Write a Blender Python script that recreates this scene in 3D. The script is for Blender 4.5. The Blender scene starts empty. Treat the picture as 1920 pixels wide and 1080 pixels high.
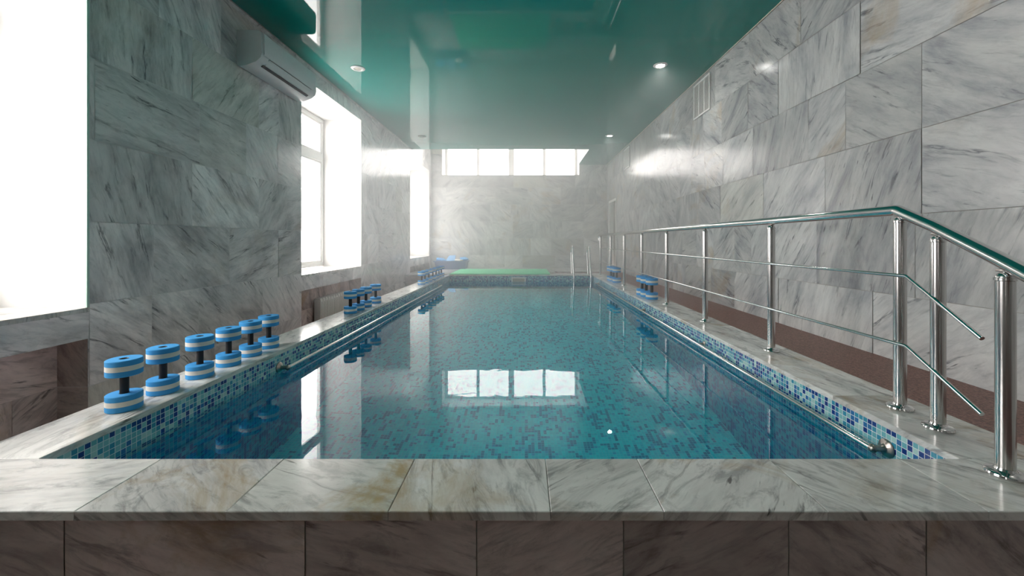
import bpy, bmesh, math, random
from mathutils import Vector, Matrix
C = bpy.context.scene
COL = C.collection
R = random.Random(7)
PI = math.pi
E = 1.5                       # eye height above the lower floor

# ------------------------------------------------------------------ camera
cd = bpy.data.cameras.new('camera')
cam = bpy.data.objects.new('camera', cd); COL.objects.link(cam)
cam.location = (0, 0, E); cam.rotation_euler = (PI/2, 0, 0)
cd.sensor_width = 36; cd.lens = 770/1920*36
cd.shift_x = -24/1920; cd.shift_y = -87.5/1920
cd.clip_start = .05; cd.clip_end = 200
C.camera = cam
C.view_settings.view_transform = 'Standard'
C.view_settings.look = 'None'
C.view_settings.gamma = 1
C.view_settings.use_curve_mapping = False
C.view_settings.exposure = 0.62
C.cycles.use_denoising = True
C.cycles.max_bounces = 14
C.cycles.diffuse_bounces = 5
C.cycles.glossy_bounces = 6
C.cycles.transmission_bounces = 8
C.cycles.volume_bounces = 1
C.cycles.sample_clamp_indirect = 12
C.cycles.caustics_refractive = True
C.cycles.caustics_reflective = True
C.cycles.blur_glossy = 0.3

# ------------------------------------------------------------------ sky: bright overcast
SKY = 7.0
w = bpy.data.worlds.new('overcast_sky'); C.world = w; w.use_nodes = True
bg = w.node_tree.nodes['Background']
bg.inputs[0].default_value = (1, .95, .925, 1); bg.inputs[1].default_value = SKY
def portal(loc, rot, sx, sy):
    l = bpy.data.lights.new('window_portal', 'AREA'); l.shape = 'RECTANGLE'; l.size = sx; l.size_y = sy
    l.cycles.is_portal = True
    o = bpy.data.objects.new('window_portal', l); COL.objects.link(o); o.location = loc; o.rotation_euler = rot
LAMP_W = 14.0

# ------------------------------------------------------------------ measures (z relative to the eye)
XL, XR = -2.85, 2.5
YB, YF = 12.5, -4.2
ZC, ZT = 2.335, -.80          # stretch ceiling, coping top
ZW = -.95                     # water
PXL, PXR, PY0, PY1 = -1.79, 1.60, 1.512, 9.78
CXL, CXR, CY0 = -2.10, 1.958, 1.216
ZF = -1.5                     # lower floor
ZB = -2.30                    # pool bottom
WIN = [(-3.5, -2.6), (.66, 2.68), (5.24, 7.15), (10.2, 12.26)]  # first one is unseen, added behind the camera to brighten the near coping
WZ0, WZ1 = -.43, 2.11
XG = -3.5                     # glass plane of the side windows
HOLE = (XL, 1.63, 10.42, YB)  # opening of the stretch ceiling
for y0, y1 in WIN:
    portal((XG-.05, (y0+y1)/2, E+(WZ0+WZ1)/2), (0, -PI/2, 0), WZ1-WZ0, y1-y0)
portal((-.45, 13.2, E+2.55), (-PI/2, 0, 0), 4.2, 1.1)

# ------------------------------------------------------------------ node helpers
def mat(name):
    m = bpy.data.materials.new(name); m.use_nodes = True
    return m, m.node_tree, m.node_tree.nodes['Principled BSDF']
def N(nt, typ, **kw):
    n = nt.nodes.new(typ)
    for k, v in kw.items():
        if k.startswith('i_'):
            n.inputs[k[2:].replace('_', ' ')].default_value = v
        else: setattr(n, k, v)
    return n
def L(nt, a, b): nt.links.new(a, b)
def math_n(nt, op, a, b=None, c=None):
    n = nt.nodes.new('ShaderNodeMath'); n.operation = op
    for i, x in enumerate((a, b, c)):
        if x is None: continue
        if isinstance(x, (int, float)): n.inputs[i].default_value = x
        else: nt.links.new(x, n.inputs[i])
    return n.outputs[0]
def ramp(nt, fac, stops, interp='LINEAR'):
    n = nt.nodes.new('ShaderNodeValToRGB'); n.color_ramp.interpolation = interp
    cr = n.color_ramp
    while len(cr.elements) < len(stops): cr.elements.new(.5)
    for e, (p, c) in zip(cr.elements, stops):
        e.position = p; e.color = (*c, 1) if len(c) == 3 else c
    nt.links.new(fac, n.inputs[0]); return n.outputs[0]
def mixc(nt, fac, a, b, bt='MIX'):
    n = nt.nodes.new('ShaderNodeMix'); n.data_type = 'RGBA'; n.blend_type = bt
    if isinstance(fac, (int, float)): n.inputs[0].default_value = fac
    else: nt.links.new(fac, n.inputs[0])
    for i, x in ((6, a), (7, b)):
        if isinstance(x, tuple): n.inputs[i].default_value = (*x, 1)
        else: nt.links.new(x, n.inputs[i])
    return n.outputs[2]
def plain(name, col, rough=.5, metal=0.0, spec=.5, coat=0, bump=None):
    m, nt, b = mat(name)
    b.inputs['Base Color'].default_value = (*col, 1); b.inputs['Roughness'].default_value = rough
    b.inputs['Metallic'].default_value = metal; b.inputs['Specular IOR Level'].default_value = spec
    b.inputs['Coat Weight'].default_value = coat
    tc = N(nt, 'ShaderNodeTexCoord'); nz = N(nt, 'ShaderNodeTexNoise', i_Scale=(bump or (30, 0))[0], i_Detail=4)
    L(nt, tc.outputs['Object'], nz.inputs['Vector'])
    L(nt, mixc(nt, nz.outputs[0], tuple(c*.94 for c in col), tuple(min(1, c*1.04) for c in col)), b.inputs['Base Color'])
    if bump:
        bp = N(nt, 'ShaderNodeBump', i_Strength=bump[1], i_Distance=.002)
        L(nt, nz.outputs[0], bp.inputs['Height']); L(nt, bp.outputs[0], b.inputs['Normal'])
    return m

def marble(name, light, mid, dark, rough=.13, stain=.35, spec=.5, bumpy=.05, mottle=.0):
    m, nt, b = mat(name)
    uv = N(nt, 'ShaderNodeUVMap', uv_map='veins')
    at = N(nt, 'ShaderNodeAttribute', attribute_name='tint')
    sp = N(nt, 'ShaderNodeSeparateColor'); L(nt, at.outputs['Color'], sp.inputs[0])
    mp = N(nt, 'ShaderNodeMapping'); mp.inputs['Scale'].default_value = (.8, 5.5, 1)
    L(nt, uv.outputs[0], mp.inputs[0])
    warp = N(nt, 'ShaderNodeTexNoise', i_Scale=1.3, i_Detail=3); L(nt, uv.outputs[0], warp.inputs['Vector'])
    wv = nt.nodes.new('ShaderNodeVectorMath'); wv.operation = 'MULTIPLY_ADD'
    L(nt, warp.outputs['Color'], wv.inputs[0]); wv.inputs[1].default_value = (.3, 1.0, 0); L(nt, mp.outputs[0], wv.inputs[2])
    mp2 = N(nt, 'ShaderNodeMapping'); mp2.inputs['Scale'].default_value = (.9, 2.6, 1); L(nt, uv.outputs[0], mp2.inputs[0])
    a = N(nt, 'ShaderNodeTexNoise', i_Scale=1.6, i_Detail=9, i_Roughness=.64, i_Distortion=.5); L(nt, mp2.outputs[0], a.inputs['Vector'])
    f = N(nt, 'ShaderNodeTexNoise', i_Scale=5.5, i_Detail=8, i_Roughness=.68, i_Distortion=.15); L(nt, wv.outputs[0], f.inputs['Vector'])
    cl = ramp(nt, a.outputs[0], [(.33, mid), (.46, tuple(.45*x+.55*y for x, y in zip(mid, light))), (.60, light)])
    fine = ramp(nt, f.outputs[0], [(.30, (.55, .56, .60)), (.50, (1, 1, 1))])
    cl = mixc(nt, .48, cl, mixc(nt, 1.0, cl, fine, 'MULTIPLY'))
    mo = N(nt, 'ShaderNodeTexNoise', i_Scale=5.0, i_Detail=8, i_Roughness=.72, i_Distortion=1.2); L(nt, mp2.outputs[0], mo.inputs['Vector'])
    cl = mixc(nt, mottle, cl, mixc(nt, 1.0, cl, ramp(nt, mo.outputs[0], [(.36, (.42, .42, .43)), (.50, (1, 1, 1)), (.64, (1.0, 1.0, 1.0))]), 'MULTIPLY'))
    v = N(nt, 'ShaderNodeTexNoise', i_Scale=1.15, i_Detail=7, i_Roughness=.6, i_Distortion=.3); L(nt, wv.outputs[0], v.inputs['Vector'])
    va = math_n(nt, 'ABSOLUTE', math_n(nt, 'SUBTRACT', v.outputs[0], .5))
    vm = N(nt, 'ShaderNodeTexNoise', i_Scale=2.6, i_Detail=4); L(nt, mp.outputs[0], vm.inputs['Vector'])
    vmask = ramp(nt, vm.outputs[0], [(.50, (0, 0, 0)), (.66, (1, 1, 1))])
    vein = ramp(nt, va, [(.0, (1, 1, 1)), (.03, (0, 0, 0))])
    veinf = math_n(nt, 'MULTIPLY', math_n(nt, 'MULTIPLY', vein, vmask), .85)
    cl = mixc(nt, veinf, cl, dark)
    # short dark dashes along the veins
    d = N(nt, 'ShaderNodeTexNoise', i_Scale=7, i_Detail=3, i_Roughness=.55); L(nt, wv.outputs[0], d.inputs['Vector'])
    dm = N(nt, 'ShaderNodeTexNoise', i_Scale=1.1, i_Detail=1); L(nt, uv.outputs[0], dm.inputs['Vector'])
    df = math_n(nt, 'MULTIPLY', ramp(nt, d.outputs[0], [(.665, (0, 0, 0)), (.72, (1, 1, 1))]), ramp(nt, dm.outputs[0], [(.46, (0, 0, 0)), (.6, (1, 1, 1))]))
    cl = mixc(nt, math_n(nt, 'MULTIPLY', df, .8), cl, tuple(x*.6 for x in dark))
    # ochre iron stains
    s = N(nt, 'ShaderNodeTexNoise', i_Scale=1.9, i_Detail=6, i_Roughness=.65, i_Distortion=.8); L(nt, uv.outputs[0], s.inputs['Vector'])
    sf = math_n(nt, 'MULTIPLY', math_n(nt, 'MULTIPLY', ramp(nt, s.outputs[0], [(.53, (0, 0, 0)), (.68, (1, 1, 1))]), sp.outputs[2]), stain)
    cl = mixc(nt, sf, cl, (.42, .27, .10))
    # slab-to-slab difference
    cl = mixc(nt, sp.outputs[1], cl, (.50, .50, .40))
    br = nt.nodes.new('ShaderNodeVectorMath'); br.operation = 'SCALE'; L(nt, cl, br.inputs[0]); L(nt, sp.outputs[0], br.inputs['Scale'])
    L(nt, br.outputs[0], b.inputs['Base Color'])
    b.inputs['Roughness'].default_value = rough
    b.inputs['Specular IOR Level'].default_value = spec
    bn = N(nt, 'ShaderNodeTexNoise', i_Scale=3.5, i_Detail=3); L(nt, uv.outputs[0], bn.inputs['Vector'])
    bp = N(nt, 'ShaderNodeBump', i_Strength=bumpy, i_Distance=.02); L(nt, bn.outputs[0], bp.inputs['Height']); L(nt, bp.outputs[0], b.inputs['Normal'])
    return m

def mosaic(name, stops, grout, pitch=.025, cluster=False, rough=.12):
    m, nt, b = mat(name)
    uv = N(nt, 'ShaderNodeUVMap', uv_map='veins')
    sx = N(nt, 'ShaderNodeSeparateXYZ'); L(nt, uv.outputs[0], sx.inputs[0])
    u = math_n(nt, 'DIVIDE', sx.outputs[0], pitch); v = math_n(nt, 'DIVIDE', sx.outputs[1], pitch)
    iu, iv = math_n(nt, 'FLOOR', u), math_n(nt, 'FLOOR', v)
    def wn(a, c, seed):
        cm = N(nt, 'ShaderNodeCombineXYZ'); L(nt, a, cm.inputs[0]); L(nt, c, cm.inputs[1]); cm.inputs[2].default_value = seed
        n = N(nt, 'ShaderNodeTexWhiteNoise', noise_dimensions='3D'); L(nt, cm.outputs[0], n.inputs['Vector']); return n.outputs['Value']
    r = wn(iu, iv, 1.0)
    col = ramp(nt, r, stops, 'CONSTANT')
    if cluster:
        # dark tiles come in short runs of two or three
        def run(p, q, n, seed):      # cell (p, q) belongs to a run of n along q
            sh = math_n(nt, 'MULTIPLY', wn(p, p, seed), 7.0)
            return wn(p, math_n(nt, 'FLOOR', math_n(nt, 'DIVIDE', math_n(nt, 'ADD', q, math_n(nt, 'FLOOR', sh)), n)), seed+.5)
        dk = math_n(nt, 'LESS_THAN', run(iu, iv, 2, 3.), .11)
        dk = math_n(nt, 'MAXIMUM', dk, math_n(nt, 'LESS_THAN', run(iv, iu, 2, 13.), .06))
        dk = math_n(nt, 'MAXIMUM', dk, math_n(nt, 'LESS_THAN', run(iu, iv, 3, 23.), .05))
        col = mixc(nt, math_n(nt, 'MULTIPLY', dk, .93), col, cluster)
    fu, fv = math_n(nt, 'FRACT', u), math_n(nt, 'FRACT', v)
    def edge(x): return math_n(nt, 'GREATER_THAN', math_n(nt, 'ABSOLUTE', math_n(nt, 'SUBTRACT', x, .5)), .448)
    g = math_n(nt, 'MAXIMUM', edge(fu), edge(fv))
    L(nt, mixc(nt, g, col, grout), b.inputs['Base Color'])
    L(nt, math_n(nt, 'MULTIPLY_ADD', g, .5, rough), b.inputs['Roughness'])
    bp = N(nt, 'ShaderNodeBump', i_Strength=.3, i_Distance=.001, invert=True); L(nt, g, bp.inputs['Height']); L(nt, bp.outputs[0], b.inputs['Normal'])
    return m

LT, MD, DK = (.64, .64, .63), (.36, .37, .395), (.07, .075, .10)
M_WALL = marble('wall_marble', LT, MD, DK, rough=.19, stain=.40, bumpy=.12, spec=.42, mottle=.2)
M_WALL2 = marble('brightened_wall_marble', (.86, .82, .815), (.40, .39, .405), (.06, .058, .07), rough=.19, stain=.30, bumpy=.12, spec=.42, mottle=.35)  # left-wall copy, coloured paler and warmer to offset dim, greenish bounce light
M_COPE = marble('coping_marble', (.90, .885, .85), (.60, .58, .56), (.09, .08, .08), rough=.14, stain=.95, mottle=.7)
M_CLAD = marble('cladding_marble', (.80, .69, .66), (.42, .355, .34), (.05, .04, .04), rough=.22, stain=.55, mottle=.5)
M_MOSW = mosaic('wall_mosaic', [(0, (.015, .055, .25)), (.24, (.03, .16, .40)), (.36, (.05, .30, .44)), (.52, (.15, .45, .52)), (.70, (.25, .55, .58)), (.86, (.42, .66, .64))], (.72, .78, .78))
M_MOSF = mosaic('floor_mosaic', [(0, (.008, .64, .77)), (.45, (.010, .73, .83)), (.8, (.008, .58, .74)), (.93, (.004, .40, .66))], (.05, .64, .76), cluster=(.0, .24, .46))  # teal tiles, with the water's red absorption put into their colour
M_MOSD = mosaic('deep_mosaic', [(0, (.004, .34, .56)), (.4, (.006, .42, .62)), (.75, (.004, .24, .48)), (.9, (.003, .14, .40))], (.03, .36, .52), cluster=(.0, .10, .34))  # darker, bluer copy of the bottom tiles: water's light absorption put into colour
M_PLASTER = plain('white_plaster', (.66, .655, .64), .6, bump=(60, .1))
M_GROUT = plain('grout', (.40, .38, .35), .9)
M_WHITE = plain('white_frame', (.82, .82, .80), .35)
M_STEEL = plain('brushed_steel', (.60, .59, .58), .20, 1.0)
M_CHROME = plain('polished_steel', (.72, .72, .71), .10, 1.0)
M_RIM = plain('cast_steel', (.38, .34, .31), .30, 1.0, bump=(60, .6))
M_BLUE = plain('blue_foam', (.06, .36, .76), .75, spec=.25, bump=(180, .25))
M_FWHITE = plain('white_foam', (.83, .80, .74), .8, spec=.2, bump=(180, .25))
M_BLACK = plain('black_grip', (.012, .011, .012), .55)
M_AC = plain('white_plastic', (.70, .71, .72), .3)
M_ACD = plain('dark_slot', (.04, .04, .045), .5)
M_RAD = plain('radiator_enamel', (.72, .72, .70), .35)
M_MAT = plain('green_mat', (.15, .70, .36), .6, bump=(40, .5))
M_TUB = plain('blue_tub', (.04, .09, .24), .45)
M_DOOR = plain('door_panel', (.30, .27, .25), .5)
M_FLOOR = plain('grey_floor_tiles', (.16, .14, .13), .4)

m, nt, b = mat('teal_stretch_ceiling')
b.inputs['Base Color'].default_value = (.0, .23, .195, 1); b.inputs['Roughness'].default_value = .03
b.inputs['IOR'].default_value = 1.5
tc = N(nt, 'ShaderNodeTexCoord'); nz = N(nt, 'ShaderNodeTexNoise', i_Scale=.6, i_Detail=1); L(nt, tc.outputs['Object'], nz.inputs['Vector'])
bp = N(nt, 'ShaderNodeBump', i_Strength=.04, i_Distance=.05); L(nt, nz.outputs[0], bp.inputs['Height']); L(nt, bp.outputs[0], b.inputs['Normal'])
M_CEIL = m

m, nt, b = mat('red_granite')
tc = N(nt, 'ShaderNodeTexCoord')
nz = N(nt, 'ShaderNodeTexNoise', i_Scale=90, i_Detail=5, i_Roughness=.75); L(nt, tc.outputs['Object'], nz.inputs['Vector'])
L(nt, ramp(nt, nz.outputs[0], [(.35, (.07, .032, .026)), (.5, (.22, .095, .075)), (.66, (.38, .19, .15))]), b.inputs['Base Color'])
b.inputs['Roughness'].default_value = .45
M_GRAN = m

m, nt, b = mat('pool_water')
nt.nodes.remove(b)
out = nt.nodes['Material Output']
gl = N(nt, 'ShaderNodeBsdfGlass', i_IOR=1.33, i_Roughness=0.0); gl.inputs['Color'].default_value = (.97, 1, 1, 1)
tc = N(nt, 'ShaderNodeTexCoord')
mp = N(nt, 'ShaderNodeMapping'); mp.inputs['Scale'].default_value = (1, 1.3, 1); L(nt, tc.outputs['Object'], mp.inputs[0])
n1 = N(nt, 'ShaderNodeTexNoise', i_Scale=2.2, i_Detail=2, i_Distortion=.4); L(nt, mp.outputs[0], n1.inputs['Vector'])
n2 = N(nt, 'ShaderNodeTexNoise', i_Scale=9, i_Detail=2); L(nt, mp.outputs[0], n2.inputs['Vector'])
hh = math_n(nt, 'ADD', n1.outputs[0], math_n(nt, 'MULTIPLY', n2.outputs[0], .12))
bp = N(nt, 'ShaderNodeBump', i_Strength=.03, i_Distance=.03); L(nt, hh, bp.inputs['Height']); L(nt, bp.outputs[0], gl.inputs['Normal'])
L(nt, gl.outputs[0], out.inputs['Surface'])
M_WATER = m

m, nt, b = mat('window_glass')
nt.nodes.remove(b); out = nt.nodes['Material Output']
tr = N(nt, 'ShaderNodeBsdfTransparent'); gs = N(nt, 'ShaderNodeBsdfGlossy', i_Roughness=.02); lw = N(nt, 'ShaderNodeLayerWeight', i_Blend=.5)
fr = math_n(nt, 'MULTIPLY_ADD', math_n(nt, 'POWER', lw.outputs['Facing'], 5.), .9, .05)
mx = N(nt, 'ShaderNodeMixShader'); L(nt, fr, mx.inputs[0]); L(nt, tr.outputs[0], mx.inputs[1]); L(nt, gs.outputs[0], mx.inputs[2]); L(nt, mx.outputs[0], out.inputs['Surface'])
M_GLASS = m

def emit(name, col, s):
    m, nt, b = mat(name); b.inputs['Base Color'].default_value = (*col, 1)
    b.inputs['Emission Color'].default_value = (*col, 1); b.inputs['Emission Strength'].default_value = s
    return m
M_LAMP = emit('lit_lamp_glass', (1, .98, .94), 30)
M_LOFF = plain('unlit_lamp_glass', (.55, .52, .45), .3)

# ------------------------------------------------------------------ object helpers
def tag(o, label=None, cat=None, group=None, kind=None):
    for k, v in (('label', label), ('category', cat), ('group', group), ('kind', kind)):
        if v: o[k] = v
    return o
def empty(name, loc=(0, 0, 0), label=None, cat=None, group=None, kind=None, rz=0):
    o = bpy.data.objects.new(name, None); COL.objects.link(o); o.location = loc; o.rotation_euler = (0, 0, rz)
    o.empty_display_size = .1
    return tag(o, label, cat, group, kind)
def link(name, me, mats, parent=None, loc=None, smooth=False):
    o = bpy.data.objects.new(name, me); COL.objects.link(o)
    for m in (mats if isinstance(mats, (list, tuple)) else [mats]): me.materials.append(m)
    if smooth:
        for p in me.polygons: p.use_smooth = True
        try:
            me.set_sharp_from_angle(angle=math.radians(38))
        except Exception: pass
    if parent: o.parent = parent
    if loc: o.location = loc
    return o
def bmobj(name, bm, mats, parent=None, loc=None, smooth=True):
    bmesh.ops.recalc_face_normals(bm, faces=bm.faces)
    me = bpy.data.meshes.new(name); bm.to_mesh(me); bm.free()
    return link(name, me, mats, parent, loc, smooth)
def box(bm, x0, x1, y0, y1, z0, z1, bev=0, mi=0, seg=2):
    mt = Matrix.Translation(((x0+x1)/2, (y0+y1)/2, (z0+z1)/2)) @ Matrix.Diagonal((abs(x1-x0), abs(y1-y0), abs(z1-z0), 1))
    r = bmesh.ops.create_cube(bm, size=1, matrix=mt)
    fs = set(f for v in r['verts'] for f in v.link_faces)
    for f in fs: f.material_index = mi
    if bev:
        es = list(set(e for v in r['verts'] for e in v.link_edges))
        rr = bmesh.ops.bevel(bm, geom=es, offset=bev, segments=seg, affect='EDGES', profile=.6)
        for f in rr['faces']: f.material_index = mi
def lathe(bm, prof, n=32, axis='z', origin=(0, 0, 0), mi=0):
    """prof: (r, h) pairs; r = 0 closes"""
    rings = []
    o = Vector(origin)
    def P(r, h, t):
        a, c = r*math.cos(t), r*math.sin(t)
        return o + (Vector((a, c, h)) if axis == 'z' else Vector((h, a, c)) if axis == 'x' else Vector((a, h, c)))
    for r, h in prof:
        if r <= 1e-6: rings.append([bm.verts.new(P(0, h, 0))])
        else: rings.append([bm.verts.new(P(r, h, 2*PI*i/n)) for i in range(n)])
    for A, B in zip(rings, rings[1:]):
        for i in range(n):
            j = (i+1) % n
            if len(A) == 1 and len(B) == 1: continue
            if len(A) == 1: f = bm.faces.new((A[0], B[i], B[j]))
            elif len(B) == 1: f = bm.faces.new((A[i], A[j], B[0]))
            else: f = bm.faces.new((A[i], A[j], B[j], B[i]))
            f.material_index = mi
def fillet(pts, r, n=6):
    pts = [Vector(p) for p in pts]; out = [pts[0]]
    for a, b, c in zip(pts, pts[1:], pts[2:]):
        d1, d2 = (a-b), (c-b); l = min(r, d1.length*.48, d2.length*.48)
        p, q = b+d1.normalized()*l, b+d2.normalized()*l
        for i in range(n+1):
            t = i/n; out.append(p*(1-t)**2 + b*2*t*(1-t) + q*t*t)
    out.append(pts[-1]); return out
def tube(bm, pts, r, n=16, caps=True):
    pts = [Vector(p) for p in pts]
    t0 = (pts[1]-pts[0]).normalized()
    up = Vector((0, 0, 1)) if abs(t0.z) < .9 else Vector((1, 0, 0))
    u = t0.cross(up).normalized(); rings = []
    for i, p in enumerate(pts):
        a = (pts[i]-pts[i-1]).normalized() if i else t0
        c = (pts[i+1]-pts[i]).normalized() if i < len(pts)-1 else a
        t = (a+c).normalized(); u = (u - t*u.dot(t)).normalized(); v = t.cross(u)
        k = 1/max(.5, math.cos(a.angle(c)/2)) if a.length and c.length else 1
        rings.append([bm.verts.new(p+(u*math.cos(2*PI*j/n)+v*math.sin(2*PI*j/n))*r) for j in range(n)])
    for A, B in zip(rings, rings[1:]):
        for i in range(n): bm.faces.new((A[i], A[(i+1) % n], B[(i+1) % n], B[i]))
    if caps:
        bm.faces.new(rings[0][::-1]); bm.faces.new(rings[-1])
def copy_tree(o, parent=None):
    c = o.copy(); COL.objects.link(c)
    if parent: c.parent = parent
    for ch in list(o.children): copy_tree(ch, c)
    return c

# marble / mosaic surfaces: flat faces with their own vein direction
class Faces:
    def __init__(s): s.v = []; s.f = []; s.uv = []; s.t = []; s.mi = []
    def quad(s, pts, uvs, tint, mi=0):
        i = len(s.v); s.v += [tuple(p) for p in pts]; s.f.append(tuple(range(i, i+len(pts)))); s.uv += uvs; s.t += [tint]*len(pts); s.mi.append(mi)
    def build(s, name, mats, parent=None):
        me = bpy.data.meshes.new(name); me.from_pydata(s.v, [], s.f)
        uvl = me.uv_layers.new(name='veins')
        for i, uv in enumerate(s.uv): uvl.data[i].uv = uv
        ca = me.color_attributes.new('tint', 'FLOAT_COLOR', 'CORNER')
        for i, t in enumerate(s.t): ca.data[i].color = (*t, 1)
        for p, m_ in zip(me.polygons, s.mi): p.material_index = m_
        return link(name, me, mats, parent)
def rnd_tile(rng, warm=.1):
    ang = rng.choice([.5, .75, .9, 1.2, -.6, -.9, .2, -.25, 1.45, .65]) + rng.uniform(-.15, .15)
    off = (rng.uniform(0, 60), rng.uniform(0, 60))
    t = (rng.uniform(.80, 1.10), rng.uniform(0, .35) if rng.random() < warm else rng.uniform(0, .05), 1.0 if rng.random() < .45 else rng.uniform(0, .25))
    return ang, off, t
def ruv(u, v, ang, off): return (u*math.cos(ang)-v*math.sin(ang)+off[0], u*math.sin(ang)+v*math.cos(ang)+off[1])
def tiled(F, P, rects, rows, joints, rng, gap=.0016, mi=0, warm=.1, T=rnd_tile):
    """P(u,v)->point. rects: solid parts of the wall; rows: v edges; joints(row)->u edges"""
    for k in range(len(rows)-1):
        v0, v1 = rows[k], rows[k+1]; js = joints(k)
        for u0, u1 in zip(js, js[1:]):
            ang, off, t = T(rng, warm)
            ta, tb_ = rng.gauss(0, .0022), rng.gauss(0, .0022); uc, vc = (u0+u1)/2, (v0+v1)/2
            e0, e1, e2 = Vector(P(0, 0)), Vector(P(1, 0)), Vector(P(0, 1)); nv = (e1-e0).cross(e2-e0)
            for (a0, a1, b0, b1) in rects:
                x0, x1, y0, y1 = max(u0+gap, a0), min(u1-gap, a1), max(v0+gap, b0), min(v1-gap, b1)
                if x1-x0 < .003 or y1-y0 < .003: continue
                q = [(x0, y0), (x1, y0), (x1, y1), (x0, y1)]
                F.quad([Vector(P(*c)) + nv*max(-.004, min(.004, ta*(c[0]-uc)+tb_*(c[1]-vc))) for c in q], [ruv(*c, ang, off) for c in q], t, mi)
def auto_joints(a, b, rng, widths=(.45, .54, .62, .88)):
    js = [a - rng.uniform(0, .4)]
    while js[-1] < b: js.append(js[-1]+rng.choice(widths))
    return js
def slab(F, x0, x1, y0, y1, z0, z1, rng, ch=.0022, mi=0, warm=.1, stainy=None, ang=None):
    """stone slab with a small chamfer round its upper edge"""
    a, off, t = rnd_tile(rng, warm)
    if ang is not None: a = ang + rng.uniform(-.25, .25)
    if stainy is not None: t = (t[0], t[1], stainy)
    def q(ps, uv): F.quad(ps, [ruv(*c, a, off) for c in uv], t, mi)
    c = ch
    q([(x0+c, y0+c, z1), (x1-c, y0+c, z1), (x1-c, y1-c, z1), (x0+c, y1-c, z1)], [(x0+c, y0+c), (x1-c, y0+c), (x1-c, y1-c), (x0+c, y1-c)])
    O = [(x0, y0), (x1, y0), (x1, y1), (x0, y1)]; I = [(x0+c, y0+c), (x1-c, y0+c), (x1-c, y1-c), (x0+c, y1-c)]
    for i in range(4):
        j = (i+1) % 4
        q([(*O[i], z1-c), (*O[j], z1-c), (*I[j], z1), (*I[i], z1)], [O[i], O[j], I[j], I[i]])
        h = z1-z0
        n = ((0, -h), (h, 0), (0, h), (-h, 0))[i]
        q([(*O[i], z0), (*O[j], z0), (*O[j], z1-c), (*O[i], z1-c)], [(O[i][0]+n[0], O[i][1]+n[1]), (O[j][0]+n[0], O[j][1]+n[1]), O[j], O[i]])
    q([(x0, y0, z0), (x0, y1, z0), (x1, y1, z0), (x1, y0, z0)], [(x0, y0), (x0, y1), (x1, y1), (x1, y0)])
def plainquad(F, pts, mi):
    F.quad(pts, [(p[0]+p[2], p[1]+p[2]) for p in pts], (1, 0, 0), mi)
def boxq(F, x0, x1, y0, y1, z0, z1, mi, skip=''):
    V = {'x': [(x0, y0, z0), (x0, y0, z1), (x0, y1, z1), (x0, y1, z0)], 'X': [(x1, y0, z0), (x1, y1, z0), (x1, y1, z1), (x1, y0, z1)],
         'y': [(x0, y0, z0), (x1, y0, z0), (x1, y0, z1), (x0, y0, z1)], 'Y': [(x0, y1, z0), (x0, y1, z1), (x1, y1, z1), (x1, y1, z0)],
         'z': [(x0, y0, z0), (x0, y1, z0), (x1, y1, z0), (x1, y0, z0)], 'Z': [(x0, y0, z1), (x1, y0, z1), (x1, y1, z1), (x0, y1, z1)]}
    for k, q in V.items():
        if k not in skip: plainquad(F, q, mi)

z = lambda r: E + r
H = .54
ZTOP = 3.30                   # structural ceiling above the stretch ceiling opening

# ================================================================== wall_left
F = Faces()
NX = XL - .20                 # back of the niches under the windows
ys = [YF] + [c for w_ in WIN for c in w_] + [YB]
pill = [(ys[i], ys[i+1]) for i in range(0, len(ys), 2)]
XO = XG - .12                 # outer face
rects = []
for a, b_ in pill:
    rects.append((a, b_, z(ZF), z(ZTOP)))
    boxq(F, XO, XL-.006, a, b_, z(ZF), z(ZTOP), 1)
for a, b_ in WIN:
    rects.append((a, b_, z(WZ1), z(ZTOP)))               # above the window
    rects.append((a, b_, z(-.635), z(WZ0-.03)))          # apron under the sill
    boxq(F, XO, XL-.006, a, b_, z(WZ1), z(ZTOP), 1)
    boxq(F, NX-.006, XL-.006, a, b_, z(-.635), z(WZ0-.03), 2)
    boxq(F, XO, NX-.006, a, b_, z(ZF), z(WZ0-.03), 2)
rng = random.Random(3)
rows = [z(.67+H*k) for k in range(-5, 6)]
near = {-1: [2.5, 3.155, 3.96, 4.75], 0: [2.5, 3.52, 4.4], 1: [1.8, 2.72, 3.60, 4.2], 2: [2.0, 3.52, 4.4], 3: [2.3, 3.2, 3.85, 4.75]}
def jl(k):
    r = random.Random(50+k); kk = k-5+1
    if kk in near:
        n = near[kk]; return auto_joints(YF, n[0]-.9, r)[:-1] + n + [x for x in auto_joints(n[-1]+.75, YB, r) if x > n[-1]+.3]
    return auto_joints(YF, YB, r)
def T_left(rng_, warm): 
    a, off, t = rnd_tile(rng_, .12); return a, off, (t[0]*1.10, t[1], t[2]*.5)  # left tiles lightened in colour to offset the dim light there
tiled(F, lambda u, v: (XL, u, v), rects, rows, jl, rng, T=T_left)
# niche backs and sides are marble too
for a, b_ in WIN:
    tiled(F, lambda u, v: (NX, u, v), [(a, b_, z(ZF), z(-.635))], rows, jl, random.Random(8), mi=2)
    tiled(F, lambda u, v: (u, b_-.003, v), [(NX, XL, z(ZF), z(-.635))], rows, lambda k: [XL-.4, XL+.4], random.Random(9), mi=2)
    tiled(F, lambda u, v: (u, a+.003, v), [(NX, XL, z(ZF), z(-.635))], rows, lambda k: [XL-.4, XL+.4], random.Random(9), mi=2)
tag(F.build('wall_left', [M_WALL2, M_PLASTER, M_CLAD]), kind='structure')

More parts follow.
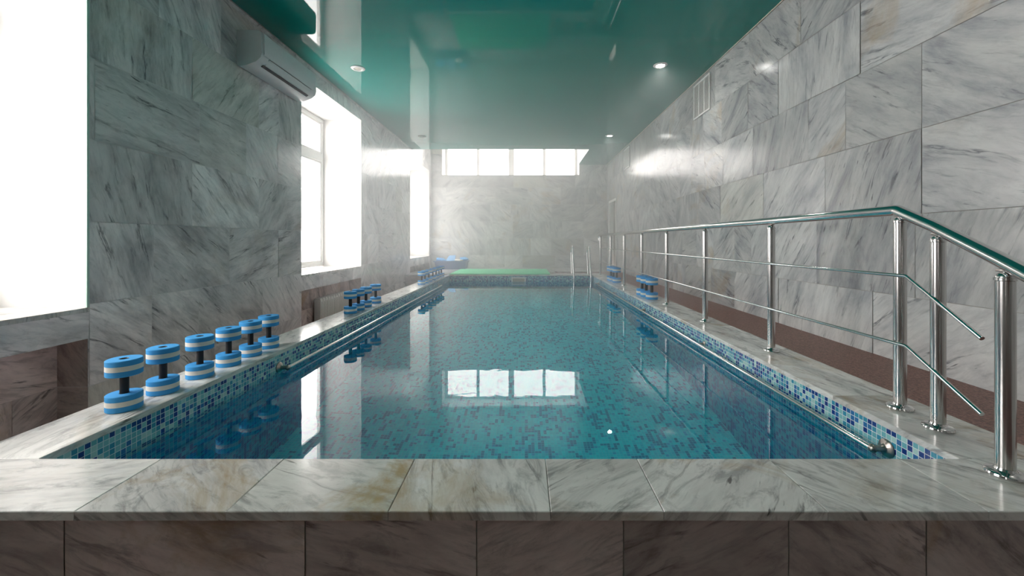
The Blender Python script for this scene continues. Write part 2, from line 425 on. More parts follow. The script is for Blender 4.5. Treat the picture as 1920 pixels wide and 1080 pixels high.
# windows of the left wall: frame, sashes, panes, sill, corner beads
def side_window(i, a, b_):
    wd = empty('window_%d' % i, (XG, (a+b_)/2, z(WZ0)), kind='structure')
    ox, oy, oz = wd.location
    def bx(bm, x0, x1, y0, y1, z0, z1, bev=.004): box(bm, x0-ox, x1-ox, y0-oy, y1-oy, z(z0)-oz, z(z1)-oz, bev)
    bm = bmesh.new(); g = .004; t = .065
    x0, x1 = XG-.06, XG
    bx(bm, x0, x1, a+g, b_-g, WZ0+g, WZ0+.07); bx(bm, x0, x1, a+g, b_-g, WZ1-.07, WZ1-g)
    bx(bm, x0, x1, a+g, a+t, WZ0+.07, WZ1-.07); bx(bm, x0, x1, b_-t, b_-g, WZ0+.07, WZ1-.07)
    bx(bm, x0, x1+.004, a+t, b_-t, 1.37, 1.50)
    mid = (a+b_)/2
    bx(bm, x0, x1+.002, mid-.05, mid+.05, WZ0+.07, WZ1-.07)
    bmobj('window_frame', bm, M_WHITE, wd)
    bm = bmesh.new()
    for (c, d) in ((a+t, mid-.05), (mid+.05, b_-t)):
        for (e, f) in ((WZ0+.07, 1.37), (1.50, WZ1-.07)):
            s = .035
            bx(bm, x0+.012, x1-.012, c, d, e, e+s, .003); bx(bm, x0+.012, x1-.012, c, d, f-s, f, .003)
            bx(bm, x0+.012, x1-.012, c, c+s, e+s, f-s, .003); bx(bm, x0+.012, x1-.012, d-s, d, e+s, f-s, .003)
    bmobj('window_sash', bm, M_WHITE, wd)
    bm = bmesh.new(); bx(bm, XG-.034, XG-.028, a+t+.01, b_-t-.01, WZ0+.08, WZ1-.08, 0)
    bmobj('window_pane', bm, M_GLASS, wd, smooth=False)
    Fs = Faces(); slab(Fs, XG+.003-ox, XL+.012-ox, a+.002-oy, b_-.002-oy, z(WZ0-.03)-oz, z(WZ0)-oz, random.Random(i), ang=.2, stainy=.5)
    Fs.build('window_sill', [M_COPE], wd)
for i, (a, b_) in enumerate(WIN): side_window((5, 1, 2, 3)[i], a, b_)  # the first is the added, unseen window behind the camera
bm = bmesh.new()
box(bm, XL-.004, XL+.006, WIN[1][1]-.012, WIN[1][1]+.004, z(WZ0), z(WZ1), .002)
tag(bmobj('trim_1', bm, plain('corner_bead', (.42, .60, .52), .4)), kind='structure')
bm = bmesh.new()
box(bm, XL-.004, XL+.005, WIN[2][1]-.008, WIN[2][1]+.003, z(WZ0), z(WZ1), .002)
tag(bmobj('trim_2', bm, M_WHITE), kind='structure')

# ================================================================== wall_right (with the doorway near the far end)
F = Faces()
D0, D1, DZ = 11.2, 12.2, 1.19
boxq(F, XR+.006, XR+.3, YF, D0, z(ZF), z(ZTOP), 1)
boxq(F, XR+.006, XR+.3, D1, YB, z(ZF), z(ZTOP), 1)
boxq(F, XR+.006, XR+.3, D0, D1, z(DZ), z(ZTOP), 1)
rects = [(YF, D0, z(ZF), z(ZTOP)), (D1, YB, z(ZF), z(ZTOP)), (D0, D1, z(DZ), z(ZTOP))]
rowsR = [z(.712+.537*k) for k in range(-5, 6)]
nearR = {0: [1.1, 1.75, 2.587, 3.2, 3.62, 4.5], 1: [1.0, 2.1, 3.06, 4.05, 4.6], 2: [1.2, 2.2, 3.06, 3.72, 4.58, 5.4], -1: [1.0, 1.8, 2.587, 3.42, 4.3, 5.25], -2: [1.3, 1.75, 2.63, 3.52, 4.53], -3: [1.1, 2.05, 2.95, 4.05, 4.9]}
def jr(k):
    r = random.Random(150+k); kk = k-5
    n = nearR.get(kk)
    if n: return auto_joints(YF, n[0]-.9, r)[:-1] + n + [x for x in auto_joints(n[-1]+.75, YB, r) if x > n[-1]+.3]
    return auto_joints(YF, YB, r)
tiled(F, lambda u, v: (XR, u, v), rects, rowsR, jr, random.Random(12))
tag(F.build('wall_right', [M_WALL, M_GROUT]), kind='structure')
dr = empty('door_1', (XR, (D0+D1)/2, z(ZT)), kind='structure')
bm = bmesh.new()
dy0, dy1 = D0-dr.location.y, D1-dr.location.y
hz = DZ-ZT
box(bm, -.012, .20, dy0+.002, dy0+.07, 0, hz-.002, .003); box(bm, -.012, .20, dy1-.07, dy1-.002, 0, hz-.002, .003); box(bm, -.012, .20, dy0+.07, dy1-.07, hz-.07, hz-.002, .003)
bmobj('door_frame', bm, M_WHITE, dr)
bm = bmesh.new(); box(bm, .12, .16, dy0+.072, dy1-.072, .005, hz-.072, .004)
box(bm, .112, .13, dy0+.20, dy1-.20, .15, .85, .006); box(bm, .112, .13, dy0+.20, dy1-.20, 1.0, hz-.2, .006)
leaf = bmobj('door_leaf', bm, M_DOOR, dr)
bm = bmesh.new(); tube(bm, fillet([(.12, dy0+.13, .98), (.075, dy0+.13, .98), (.075, dy0+.24, .98)], .02), .009, 10)
bmobj('door_handle', bm, M_CHROME, leaf)

# ================================================================== wall_back with the high window
F = Faces()
BW = (-2.52, 1.66, 2.02, 3.08)
Y2 = YB + .62
boxq(F, XO, XR+.3, YB+.006, Y2+.15, z(ZF), z(BW[2]), 1)
boxq(F, XO, BW[0], YB+.006, Y2+.15, z(BW[2]), z(ZTOP+.1), 1)
boxq(F, BW[1], XR+.3, YB+.006, Y2+.15, z(BW[2]), z(ZTOP+.1), 1)
boxq(F, BW[0], BW[1], YB+.006, Y2+.15, z(BW[3]), z(ZTOP+.1), 1)
rects = [(XL, XR, z(ZF), z(BW[2])), (XL, BW[0], z(BW[2]), z(ZTOP)), (BW[1], XR, z(BW[2]), z(ZTOP)), (BW[0], BW[1], z(BW[3]), z(ZTOP))]
rowsB = [z(1.12+.515*k) for k in range(-6, 5)]
def T_back(rng_, warm):
    a, off, t = rnd_tile(rng_, .15); return a, off, (t[0]*1.08, t[1]+.10, t[2])
tiled(F, lambda u, v: (u, YB, v), rects, rowsB, lambda k: auto_joints(XL, XR, random.Random(300+k), (.54, .62, .88, 1.0)), random.Random(21), T=T_back)
tag(F.build('wall_back', [M_WALL, M_PLASTER]), kind='structure')
wd = empty('window_4', (0, Y2, z(BW[2])), kind='structure')
bm = bmesh.new(); hh_ = BW[3]-BW[2]; a, b_ = BW[0]+.003, BW[1]-.003
box(bm, a, b_, -.07, 0, .003, .06, .004); box(bm, a, b_, -.07, 0, hh_-.06, hh_-.003, .004)
box(bm, a, a+.07, -.07, 0, .06, hh_-.06, .004); box(bm, b_-.07, b_, -.07, 0, .06, hh_-.06, .004)
for cx, t in ((-1.485, .09), (-.43, .17), (.62, .09)): box(bm, cx-t/2, cx+t/2, -.07, 0, .06, hh_-.06, .004)
bmobj('window_frame', bm, M_WHITE, wd)
bm = bmesh.new(); box(bm, a+.05, b_-.05, -.038, -.032, .04, hh_-.04)
bmobj('window_pane', bm, M_GLASS, wd, smooth=False)

# ================================================================== wall_front (behind the camera), floors
F = Faces()
boxq(F, XO, XR+.3, YF-.3, YF-.006, z(ZF), z(ZTOP), 1)
tiled(F, lambda u, v: (u, YF, v), [(XL, XR, z(ZF), z(ZTOP))], rowsB, lambda k: auto_joints(XL, XR, random.Random(400+k)), random.Random(22))
tag(F.build('wall_front', [M_WALL, M_PLASTER]), kind='structure')
bm = bmesh.new()
zf = z(ZF)
box(bm, XO, CXL, YF, YB, zf-.1, zf); box(bm, CXL, XR+.3, YF, CY0+.02, zf-.1, zf)
box(bm, CXL, XR+.3, PY1+.2, YB, zf-.1, zf); box(bm, CXR, XR+.3, CY0+.02, PY1+.2, zf-.1, zf)
tag(bmobj('floor', bm, M_GRAN, smooth=False), kind='structure')

# ================================================================== ceiling: glossy stretch film with an opening at the far window
bm = bmesh.new()
hx0, hx1, hy0, hy1 = HOLE
zc = z(ZC)
box(bm, XL-.002, XR+.004, YF, hy0, zc, zc+.012); box(bm, hx1, XR+.004, hy0, YB-.001, zc, zc+.012)
tag(bmobj('ceiling', bm, M_CEIL, smooth=False), kind='structure')
bm = bmesh.new()
box(bm, XO, XR+.3, YF, YB+.3, z(ZTOP), z(ZTOP+.15))
box(bm, XL, hx1, hy0-.03, hy0, zc+.014, z(ZTOP)); box(bm, hx1, hx1+.03, hy0-.03, YB-.002, zc+.014, z(ZTOP))
tag(bmobj('ceiling_slab', bm, M_PLASTER, smooth=False), kind='structure')
bm = bmesh.new()
box(bm, XR-.012, XR, YF, YB, zc-.010, zc, .002); 
tag(bmobj('trim_3', bm, plain('ceiling_bead', (.62, .58, .50), .5), smooth=False), kind='structure')
bm = bmesh.new()
box(bm, XL, XL+.010, YF, hy0, zc-.008, zc, .002)
tag(bmobj('trim_4', bm, plain('left_ceiling_bead', (.30, .34, .32), .5), smooth=False), kind='structure')

# ================================================================== walkway, far deck
bm = bmesh.new()
box(bm, CXR, XR, CY0+.02, 10.9, z(ZT-.06), z(ZT-.004))
box(bm, .78, CXR, 10.27, 10.9, z(ZT-.10), z(ZT-.045))
tag(bmobj('walkway', bm, M_GRAN, smooth=False), kind='structure')
F = Faces(); r_ = random.Random(5)
boxq(F, XL, XR, 10.9, YB, z(ZT-.3), z(ZT-.03), 1); boxq(F, XL, .78, PY1+.3, 10.9, z(ZT-.3), z(ZT-.03), 1)
x = XL
for wdt in (.9, .9, .9, .93): slab(F, x, x+wdt-.002, 10.08, 10.9, z(ZT-.03), z(ZT), r_); x += wdt
x = XL
while x < XR-.01:
    wdt = min(.9, XR-x); slab(F, x, x+wdt-.002, 10.902, 11.70, z(ZT-.03), z(ZT), r_); slab(F, x, x+wdt-.002, 11.702, YB-.002, z(ZT-.03), z(ZT), r_); x += wdt
slab(F, XL, CXL-.002, PY1+.02, 10.078, z(ZT-.03), z(ZT), r_)
boxq(F, XL, CXL-.002, PY1+.02, 10.078, z(ZF), z(ZT-.03), 1)
tag(F.build('deck', [M_COPE, M_CLAD]), kind='structure')

# ================================================================== swimming pool
pool = empty('swimming_pool', (0, CY0, z(ZF)), 'long raised swimming pool with marble coping and blue mosaic lining', 'swimming pool')
px, py, pz = pool.location
def loc_parent(o):
    o.matrix_parent_inverse = Matrix.Translation((-px, -py, -pz)); return o
F = Faces(); r_ = random.Random(11)
js = [-2.10, -1.335, -.886, -.405, .076, .412, .898, 1.375, CXR]
for i, (a, b_) in enumerate(zip(js, js[1:])):
    slab(F, a+.0007, b_-.0007, CY0, PY0, z(ZT-.027), z(ZT), r_, stainy=(.15, 1.0, 1.0, .7, .5, 1.0, .4, .5)[i])
y = PY0
for L_ in (.82, .9, .86, .9, .9, .86, .9, .9, .9, .45):
    y1 = min(y+L_, PY1+.30); slab(F, CXL, PXL, y+.0007, y1, z(ZT-.027), z(ZT), r_, ang=1.4, stainy=.3); y = y1
y = PY0
for L_ in (.62, .9, .86, .9, .9, .86, .9, .9, .9, .9, .45):
    y1 = min(y+L_, PY1+.49); slab(F, PXR, CXR, y+.0007, y1, z(ZT-.027), z(ZT), r_, ang=1.3, stainy=.6); y = y1
x = PXL
for wdt in (.9, .9, .9, .69):
    x1 = min(x+wdt, PXR); slab(F, x+.0007, x1, PY1, PY1+(.296 if x < .5 else .49), z(ZT-.027), z(ZT), r_, ang=.1); x = x1
loc_parent(F.build('coping', [M_COPE], pool))
# lining: mosaic walls and bottom
F = Faces(); t = (1, 0, 0); zt_, zb_ = z(ZT-.027), z(ZB)
e = .006
def mq(pts, uvs, mi): F.quad(pts, uvs, t, mi)
xl, xr, y0, y1 = PXL-e, PXR+e, PY0-e, PY1+e
zm_ = zt_ - .200
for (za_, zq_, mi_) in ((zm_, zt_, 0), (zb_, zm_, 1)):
    h0, h1 = za_-zt_, zq_-zt_
    mq([(xl, y0, za_), (xl, y0, zq_), (xl, y1, zq_), (xl, y1, za_)], [(y0, h0), (y0, h1), (y1, h1), (y1, h0)], mi_)
    mq([(xr, y0, za_), (xr, y1, za_), (xr, y1, zq_), (xr, y0, zq_)], [(y0+31, h0), (y1+31, h0), (y1+31, h1), (y0+31, h1)], mi_)
    mq([(xl, y1, za_), (xl, y1, zq_), (xr, y1, zq_), (xr, y1, za_)], [(xl+57, h0), (xl+57, h1), (xr+57, h1), (xr+57, h0)], mi_)
    mq([(xl, y0, za_), (xr, y0, za_), (xr, y0, zq_), (xl, y0, zq_)], [(xl+77, h0), (xr+77, h0), (xr+77, h1), (xl+77, h1)], mi_)
loc_parent(F.build('mosaic_wall', [M_MOSW, M_MOSD], pool))
F = Faces()
mq([(xl, y0, zb_), (xr, y0, zb_), (xr, y1, zb_), (xl, y1, zb_)], [(xl, y0), (xr, y0), (xr, y1), (xl, y1)], 0)
loc_parent(F.build('mosaic_bottom', [M_MOSF], pool))
# outer cladding
F = Faces(); zl = z(ZT-.028)
yc = CY0+.012; xcl = CXL+.012; xcr = CXR-.004
boxq(F, xcl+.004, xl-.004, yc+.004, PY1+.3, z(ZB-.1), zl, 1, 'z'); boxq(F, xr+.004, xcr-.004, yc+.004, PY1+.3, z(ZB-.1), zl, 1, 'z')
boxq(F, xcl+.004, xcr-.004, yc+.004, y0-.004, z(ZB-.1), zl, 1, 'z'); boxq(F, xl, xr, y1+.004, PY1+.28, z(ZB-.1), zl, 1, 'z')
boxq(F, xl, xr, y0, y1, z(ZB-.1), zb_-.004, 1)
rw = [z(ZF), zl]
def T_front(rng_, warm):
    a, off, t = rnd_tile(rng_, .1); return rng_.choice([.55, .35, -.4, .2, .7]), off, (t[0]*.92, 0, t[2])
tiled(F, lambda u, v: (u, yc, v), [(xcl, xcr, *rw)], rw, lambda k: [-2.2, -1.80, -1.377, -.656, -.144, .295, .789, 1.2, 1.65, 2.1], random.Random(31), T=T_front)
tiled(F, lambda u, v: (xcl, u, v), [(yc, PY1+.3, *rw)], rw, lambda k: auto_joints(yc, PY1+.3, random.Random(3)), random.Random(32))
loc_parent(F.build('outer_cladding', [M_CLAD, M_GROUT], pool))

# water
bm = bmesh.new()
vs = [bm.verts.new(p) for p in ((xl, y0, z(ZW)), (xr, y0, z(ZW)), (xr, y1, z(ZW)), (xl, y1, z(ZW)))]
bm.faces.new(vs)
wt = bmobj('water', bm, M_WATER, smooth=False)
tag(wt, 'still clear blue water filling the mosaic pool', 'water', kind='stuff')

# skimmer in the far pool wall
sk = empty('skimmer', (-.148, PY1+e, z(-.95)), 'small pale skimmer opening in the far pool wall at the waterline', 'skimmer')
bm = bmesh.new(); a = .172; h = .095; f = .03
box(bm, -a, a, -.02, 0, h-f, h, .004); box(bm, -a, a, -.02, 0, -h, -h+f, .004); box(bm, -a, -a+f, -.02, 0, -h+f, h-f, .003); box(bm, a-f, a, -.02, 0, -h+f, h-f, .003)
bmobj('frame', bm, M_WHITE, sk)
bm = bmesh.new(); box(bm, -a+f, a-f, -.010, -.002, -h+f, h-f, .001)
bmobj('flap', bm, plain('skimmer_flap', (.50, .47, .40), .5), sk)

# ================================================================== stainless handrail on the right coping
hr = empty('handrail', (1.80, 1.97, z(ZT)), 'long stainless steel handrail standing on the right pool coping', 'railing')
hx, hy, hz0 = hr.location
def hp(x, y, r): return Vector((x-hx, y-hy, z(r)-hz0))
PX = [(1.80, yy) for yy in (1.97, 3.0, 4.1, 5.2, 6.31, 7.43, 8.6, 9.77)]
railz = lambda y: .152
P1, P2, P3, P4 = (1.80, 1.985, .150), (1.760, 1.757, .060), (1.648, 1.408, -.072), (1.50, 1.0, -.225)
bm = bmesh.new()
pts = [hp(1.80, 9.95, .02), hp(1.80, 9.98, .135), hp(1.80, 9.9, .143), hp(*P1), hp(*P2), hp(*P3), hp(*P4), hp(1.48, .95, -.34)]
pts = [pts[0]] + fillet([pts[0], hp(1.80, 9.95, .145), hp(*P1)], .06)[1:-1] + fillet([hp(1.8, 5, .148), hp(*P1), hp(*P2)], .012, 3)[1:-1] + [hp(*P2), hp(*P3)] + fillet([hp(*P3), hp(*P4), pts[-1]], .05)[1:]
tube(bm, pts, .026, 24)
bmobj('top_rail', bm, M_CHROME, hr)
for (za, zb2, ez) in ((-.161, .262, -.365), (-.485, .60, -.649)):
    bm = bmesh.new()
    xm = 1.765
    tube(bm, fillet([hp(xm, 9.85, za), hp(xm, 1.90, za), hp(1.715, 1.540, ez)], .006, 2), .0085, 12)
    bmobj('mid_rail', bm, M_CHROME, hr)
def make_post(x, y, top, i):
    h = top - ZT
    bm = bmesh.new(); r = .0255
    lathe(bm, [(0, .012), (r, .012), (r, h-.062), (r+.003, h-.060), (r+.003, h-.052), (r, h-.050), (r*.96, h-.044), (r*.7, h-.036), (.010, h-.032), (.009, h-.024), (0, h-.024)], 24)
    o = bmobj('post', bm, M_STEEL, hr, loc=hp(x, y, ZT))
    bm = bmesh.new()
    lathe(bm, [(0, 0), (.052, 0), (.054, .005), (.052, .011), (.044, .016), (.030, .019), (.027, .026), (.0, .026)], 28)
    bmobj('base_flange', bm, M_CHROME, o)
    bm = bmesh.new()
    box(bm, -.012, .012, -.022, .022, h-.031, h-.022, .003); tube(bm, [(0, 0, h-.034), (0, 0, h-.022)], .007, 10)
    bmobj('saddle', bm, M_RIM, o)
    for zz in (-.161, -.485):
        if i < 8:
            bm = bmesh.new(); tube(bm, [(-.024, 0, zz-ZT), (-.037, 0, zz-ZT)], .006, 8)
            bmobj('rail_holder', bm, M_CHROME, o)
    return o
for i, (x, y) in enumerate(PX): make_post(x, y, .150, i)
make_post(1.768, 1.757, .058, 8); make_post(1.648, 1.408, -.074, 9)

# ================================================================== grab rails on the pool walls
def grab_rail(x, s, ya, yb, zz, brackets, label, group):
    g = empty('grab_rail', (x, ya, z(zz)), label, 'grab rail', group)
    bm = bmesh.new(); d = -s*.066; r = .014
    tube(bm, fillet([(d, 0, 0), (d, yb-ya, 0)], .02), r, 16)
    bmobj('bar', bm, M_CHROME, g)
    for k, yy in enumerate([ya+.0]+brackets+[yb-.0]):
        end = yy in (ya, yb)
        bm = bmesh.new()
        lathe(bm, [(0, 0), (.038, 0), (.040, .006), (.034, .012), (.022, .016), (.016, .022), (.0135, .04), (.0135, .056), (.018, .060), (.020, .066), (.018, .072), (0, .086)] if end else
              [(0, 0), (.026, 0), (.026, .006), (.012, .012), (.009, .05), (0, .055)], 24, 'x')
        if s > 0:
            for v in bm.verts: v.co.x *= -1
        bmobj('wall_bracket', bm, M_RIM, g, loc=(0, yy-ya, 0))
    return g
grab_rail(PXR+e, 1, 1.82, 8.9, -.917, [3.67, 5.5, 7.3], 'steel grab rail low on the right mosaic wall of the pool', 'grab rails')
grab_rail(PXL-e, -1, 3.0, 8.55, -.922, [], 'steel grab rail low on the left mosaic wall of the pool', 'grab rails')

# ================================================================== pool ladder
ld = empty('pool_ladder', (1.36, 9.75, z(ZT)), 'chrome pool ladder with two curved handles at the far right corner', 'ladder')
for sx in (-.20, .20):
    pts = fillet([(sx, -.065, -1.25), (sx, -.065, .03), (sx, .10, .40), (sx, .20, .71), (sx, .46, .63), (sx, .50, .52), (sx, .34, .018)], .16, 8)
    bm = bmesh.new(); tube(bm, pts, .021, 16); bmobj('side_rail', bm, M_CHROME, ld)
    bm = bmesh.new(); lathe(bm, [(0, .0), (.045, 0), (.045, .006), (.028, .014), (.024, .02), (0, .02)], 20, origin=(sx, .34, 0)); bmobj('base_flange', bm, M_CHROME, ld)
for k in range(4):
    bm = bmesh.new(); zz = -.32-.27*k; box(bm, -.182, .182, -.10, -.03, zz-.015, zz+.015, .006); bmobj('tread', bm, M_CHROME, ld)

# ================================================================== foam dumbbells
def make_dumbbell():
    root = empty('foam_dumbbell', (0, 0, 0))
    r = .068; Hh = .24; t = .076
    for z0 in (0, Hh-t):
        bm = bmesh.new(); a, b2 = t*.34, t*.66
        lathe(bm, [(.021, 0), (r-.003, 0), (r, .003), (r, a), (r-.004, a), (r-.004, b2), (r, b2), (r, t-.003), (r-.003, t), (.021, t), (.0175, t-.004), (.0175, .004), (.021, 0)], 48)
        d = bmobj('foam_disc', bm, M_BLUE, root, loc=(0, 0, z0))
        bm = bmesh.new()
        lathe(bm, [(r-.003, a+.0002), (r+.0003, a+.0006), (r+.0003, b2-.0006), (r-.003, b2-.0002)], 48)
        bmobj('white_layer', bm, M_FWHITE, d)
    bm = bmesh.new()
    lathe(bm, [(0, .012), (.012, .012), (.012, .004), (.0172, .002), (.0172, Hh-.002), (.0165, Hh+.0005), (.012, Hh-.002), (.012, Hh-.012), (0, Hh-.012)], 24)
    bmobj('grip', bm, M_BLACK, root)
    return root
proto = make_dumbbell()
DB = []
n6 = ['nearest of the front row of six', 'second nearest of the front row of six', 'third nearest of the front row of six', 'fourth nearest of the front row of six', 'fifth nearest of the front row of six', 'farthest of the front row of six']
for (x, y), l in zip(((-1.916, 1.965), (-1.92, 2.18), (-1.922, 2.43), (-1.918, 2.66), (-1.926, 2.885), (-1.933, 3.10)), n6):
    DB.append((x, y, 1, 'blue and white foam dumbbell on left coping, '+l, 'foam dumbbells in the front row of six'))
n4 = ['nearest of the four by the radiator', 'second nearest of the four by the radiator', 'third nearest of the four by the radiator', 'farthest of the four by the radiator']
for (x, y), l in zip(((-1.945, 4.58), (-1.94, 4.79), (-1.945, 5.03), (-1.94, 5.34)), n4):
    DB.append((x, y, 1, 'blue and white foam dumbbell on left coping, '+l, 'foam dumbbells in the middle row of four'))
n7 = ['nearest', 'second nearest', 'third nearest', 'middle one', 'third farthest', 'second farthest', 'farthest']
for y, l in zip((7.62, 7.88, 8.2, 8.55, 8.87, 9.17, 9.42), n7):
    DB.append((-1.915, y, 1, 'foam dumbbell on far left coping, %s of the seven under the third window' % l, 'foam dumbbells in the far row of seven'))
for (x, y), l in zip(((1.783, 5.70), (1.775, 5.93), (1.775, 6.15)), ('nearest', 'middle one', 'farthest')):
    DB.append((x-.02, y, 1.2, 'large foam dumbbell on right coping, %s of the nearer three behind the rail' % l, 'nearer foam dumbbells on the right coping'))
for (x, y), l in zip(((1.81, 8.12), (1.80, 8.36), (1.79, 8.33+.0), ), ('nearest', 'middle one', 'farthest')):
    DB.append((x-.02, {'nearest': 8.0, 'middle one': 8.24, 'farthest': 8.88}[l] if l != 'farthest' else 8.44-.0, 1.2, 'large foam dumbbell on right coping, %s of the farther three near ladder' % l, 'farther foam dumbbells on the right coping'))
for k, (x, y, s, l, g) in enumerate(DB):
    o = proto if k == 0 else copy_tree(proto)
    o.location = (x, y, z(ZT)+.0005); o.scale = (s, s, s); o.rotation_euler.z = k*1.3
    tag(o, l, 'dumbbell', g)

# ================================================================== green mat, tub with foam floats
bm = bmesh.new(); box(bm, -1.215, 1.215, -.87, .87, 0, .018, .006)
o = bmobj('exercise_mat', bm, M_MAT, loc=(-.60, 10.76, z(ZT)+.001)); tag(o, 'bright green mat lying on the marble deck behind the pool', 'mat')
tb = empty('storage_tub', (-2.12, 11.96, z(ZT)+.001), 'dark blue storage tub in the far left corner of the deck', 'tub')
bm = bmesh.new()
W_, D_, H_ = .46, .26, .24
for (zz0, zz1) in ((0, H_),):
    outer = [(-1, -1), (1, -1), (1, 1), (-1, 1)]
    def ring(s, zz, ins): return [bm.verts.new((sx*(W_*s-ins), sy*(D_*s-ins), zz)) for sx, sy in outer]
    a1, a2, a3, a4 = ring(.90, 0, 0), ring(1, H_, 0), ring(1, H_, .02), ring(.90, .02, .02)
    for A, B in ((a1, a2), (a2, a3), (a3, a4)):
        for i in range(4): bm.faces.new((A[i], A[(i+1) % 4], B[(i+1) % 4], B[i]))
    bm.faces.new(a1[::-1]); bm.faces.new(a4)
bmobj('body', bm, M_TUB, tb, smooth=False)
bm = bmesh.new(); q = .025
box(bm, -W_-q, W_+q, -D_-q, -D_, H_-.03, H_, .004); box(bm, -W_-q, W_+q, D_, D_+q, H_-.03, H_, .004)
box(bm, -W_-q, -W_, -D_, D_, H_-.03, H_, .004); box(bm, W_, W_+q, -D_, D_, H_-.03, H_, .004)
bmobj('rim', bm, M_TUB, tb)
def float_board(name, x, y, zz, rot, col, label, sx=.15, sy=.2):
    bm = bmesh.new(); box(bm, -sx, sx, -sy, sy, -.02, .02, .015, seg=3)
    for v in bm.verts:
        if v.co.y > 0: v.co.x *= 1-.35*(v.co.y/sy)**2
    o = bmobj(name, bm, col, loc=(x, y, zz)); o.rotation_euler = rot; tag(o, label, 'swim float')
LB = plain('pale_blue_foam', (.22, .45, .75), .7)
tz = z(ZT)+H_
float_board('foam_float', -2.45, 11.96, tz+.035, (.1, .06, .3), M_BLUE, 'blue foam float at the left of the dark tub', .14, .19)
float_board('foam_float', -2.14, 11.96, tz+.06, (.45, -.05, -.1), LB, 'pale blue foam float in the middle of the dark tub', .14, .17)
float_board('foam_float', -1.90, 11.80, tz+.022, (.05, .02, 1.2), M_FWHITE, 'small white foam float in the front of the dark tub', .09, .10)
float_board('foam_float', -1.80, 12.06, tz+.05, (.15, -.1, .3), M_BLUE, 'blue foam float at the right of the dark tub', .12, .16)

# ================================================================== radiators in the niches
def radiator(y0, y1, label, group):
    ob = empty('radiator', (NX+.03, y0, z(-1.42)), label, 'radiator', group)
    n = int((y1-y0)/.08); hgt = .60
    for k in range(n):
        bm = bmesh.new(); yy = k*.08
        box(bm, 0, .095, yy+.005, yy+.075, .02, hgt-.02, .008)
        box(bm, .006, .088, yy+.006, yy+.074, hgt-.022, hgt, .008)
        box(bm, .095, .103, yy+.030, yy+.050, .05, hgt-.05, .002)
        bmobj('radiator_section', bm, M_RAD, ob)
    for yy in (.12, (y1-y0)-.16):
        bm = bmesh.new(); box(bm, -.029, .002, yy-.02, yy+.02, .45, .50, .003); bmobj('bracket', bm, M_RAD, ob)
radiator(5.88, 6.92, 'white sectional radiator in the niche under the middle window', 'radiators')
radiator(10.5, 11.45, 'white sectional radiator in the niche under the far left window', 'radiators')

# ================================================================== air conditioner
ac = empty('air_conditioner', (XL+.001, 4.06, z(1.735)), 'white wall air conditioner high on the left marble pillar', 'air conditioner')
prof = [(0, .015), (.0, .355), (.205, .355), (.232, .345), (.245, .32), (.248, .13), (.236, .085), (.19, .045), (.10, .012), (.03, 0)]
def prism(bm, prof, y0, y1, ins=0):
    A = [bm.verts.new((p[0], y0, p[1])) for p in prof]; B = [bm.verts.new((p[0], y1, p[1])) for p in prof]
    n = len(prof)
    for i in range(n): bm.faces.new((A[i], A[(i+1) % n], B[(i+1) % n], B[i]))
    bm.faces.new(A[::-1]); bm.faces.new(B)
bm = bmesh.new(); prism(bm, prof, 0, 1.06)
bmobj('casing', bm, M_AC, ac)
bm = bmesh.new(); prism(bm, [(.246, .335), (.256, .33), (.258, .13), (.250, .118), (.246, .13)], .03, 1.03)
bmobj('front_panel', bm, M_AC, ac)
bm = bmesh.new(); prism(bm, [(.2445, .112), (.2505, .108), (.205, .052), (.199, .058)], .12, .94)
bmobj('outlet_louvre', bm, M_AC, ac)
bm = bmesh.new(); prism(bm, [(.200, .050), (.204, .046), (.180, .030), (.176, .036)], .10, .96)
bmobj('air_slot', bm, M_ACD, ac)
bm = bmesh.new(); prism(bm, [(.2485, .116), (.2525, .114), (.2525, .110), (.2485, .112)], .12, .94)
bmobj('seam', bm, M_ACD, ac)

# ================================================================== ventilation grilles on the right wall
def grille(y0, y1, zb, zt2, label, n=3):
    g = empty('vent_grille', (XR, (y0+y1)/2, z(zb)), label, 'vent', 'vents on the right wall')
    w2 = (y1-y0)/2; h = zt2-zb; bm = bmesh.new(); f = .024
    box(bm, -.018, 0, -w2, w2, 0, f, .003); box(bm, -.018, 0, -w2, w2, h-f, h, .003)
    box(bm, -.018, 0, -w2, -w2+f, f, h-f, .003); box(bm, -.018, 0, w2-f, w2, f, h-f, .003)
    for k in range(1, n):
        yy = -w2+2*w2*k/n; box(bm, -.015, 0, yy-.013, yy+.013, f, h-f, .002)
    bmobj('frame', bm, M_WHITE, g)
    bm = bmesh.new()
    box(bm, -.003, -.001, -w2+f, w2-f, f, h-f)
    bmobj('backing', bm, plain('vent_shadow', (.12, .11, .10), .8), g, smooth=False)
    bm = bmesh.new(); p = .016
    k = -w2+f
    while k < w2-f: box(bm, -.009, -.006, k, k+.003, f, h-f); k += p
    k = f
    while k < h-f: box(bm, -.0095, -.0065, -w2+f, w2-f, k, k+.003); k += p
    bmobj('mesh_screen', bm, M_WHITE, g, smooth=False)
grille(5.52, 6.05, 1.78, 2.275, 'white mesh vent grille high on right wall, nearer to the camera')
grille(9.77, 10.3, 1.78, 2.275, 'white mesh vent grille high on right wall, nearer the far end')
bm = bmesh.new(); box(bm, XR-.016, XR, 1.75, 2.20, z(1.285), z(1.70), .003)
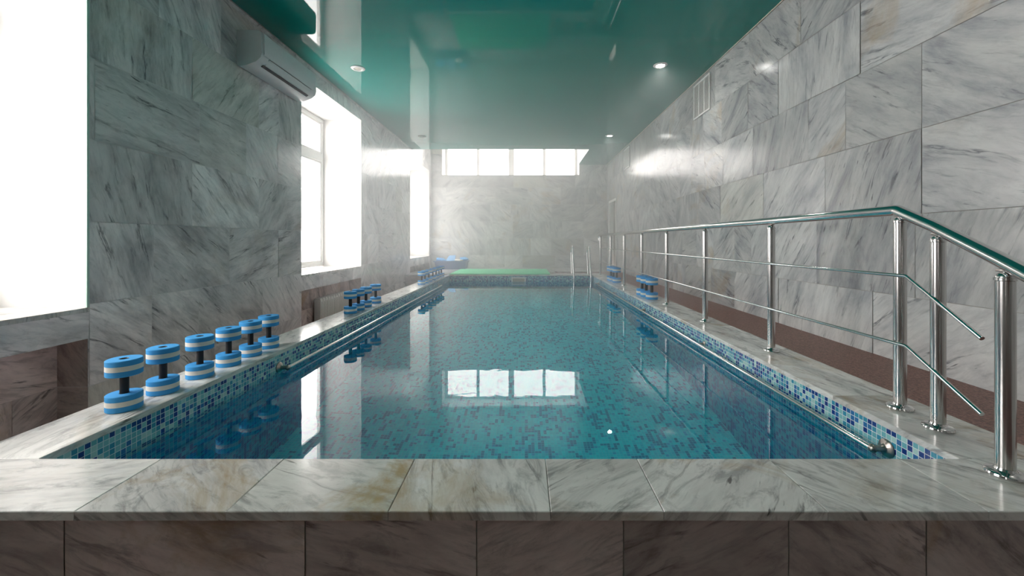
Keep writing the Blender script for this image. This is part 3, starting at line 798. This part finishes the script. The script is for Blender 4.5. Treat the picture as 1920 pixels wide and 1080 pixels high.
tag(bmobj('wall_plate', bm, M_WHITE), 'white wall plate at the very top right of the marble wall', 'wall plate')

# ================================================================== recessed ceiling lights
def lamp(x, y, lit, label, group):
    g = empty('ceiling_light', (x, y, zc), label, 'ceiling light', group)
    bm = bmesh.new(); lathe(bm, [(.050, 0), (.090, 0), (.092, -.004), (.086, -.010), (.058, -.014), (.050, -.006), (.050, 0)], 32)
    bmobj('trim_ring', bm, M_WHITE, g)
    bm = bmesh.new()
    if lit: lathe(bm, [(0, -.016), (.050, -.014), (.0495, -.003), (0, -.003)], 28)
    else: lathe(bm, [(0, -.006), (.049, -.006), (.0495, -.002), (0, -.002)], 28)
    bmobj('lamp_glass', bm, M_LAMP if lit else M_LOFF, g)
    if lit:
        l = bpy.data.lights.new('lamp_glow', 'SPOT'); l.energy = LAMP_W; l.spot_size = 2.6; l.spot_blend = .8; l.shadow_soft_size = .05; l.color = (1, .96, .9)
        o = bpy.data.objects.new('lamp_glow', l); COL.objects.link(o); o.parent = g; o.location = (0, 0, -.03)
lamp(1.795, 5.44, True, 'lit round ceiling light above the right walkway, nearer one', 'lit ceiling lights')
lamp(1.87, 9.06, True, 'lit round ceiling light above the right walkway, farther one', 'lit ceiling lights')
lamp(1.80, 1.82, True, 'lit round ceiling light above the near end of the right walkway', 'lit ceiling lights')
lamp(-2.25, 5.54, False, 'unlit round ceiling light near the air conditioner', 'unlit ceiling lights')
lamp(-2.29, 9.15, False, 'unlit round ceiling light far down the left side', 'unlit ceiling lights')

# ================================================================== thin steam over the far half of the pool
m, nt, b = mat('thin_steam'); nt.nodes.remove(b); out = nt.nodes['Material Output']
vs_ = N(nt, 'ShaderNodeVolumeScatter', i_Density=.095, i_Anisotropy=.25); vs_.inputs['Color'].default_value = (.97, .98, 1, 1)
L(nt, vs_.outputs[0], out.inputs['Volume'])
bm = bmesh.new(); box(bm, XL+.02, XR-.02, 4.6, YB-.02, z(-.79), z(ZC-.03))
tag(bmobj('steam', bm, m, smooth=False), 'thin pale steam hanging over the far half of the pool', 'steam', kind='stuff')
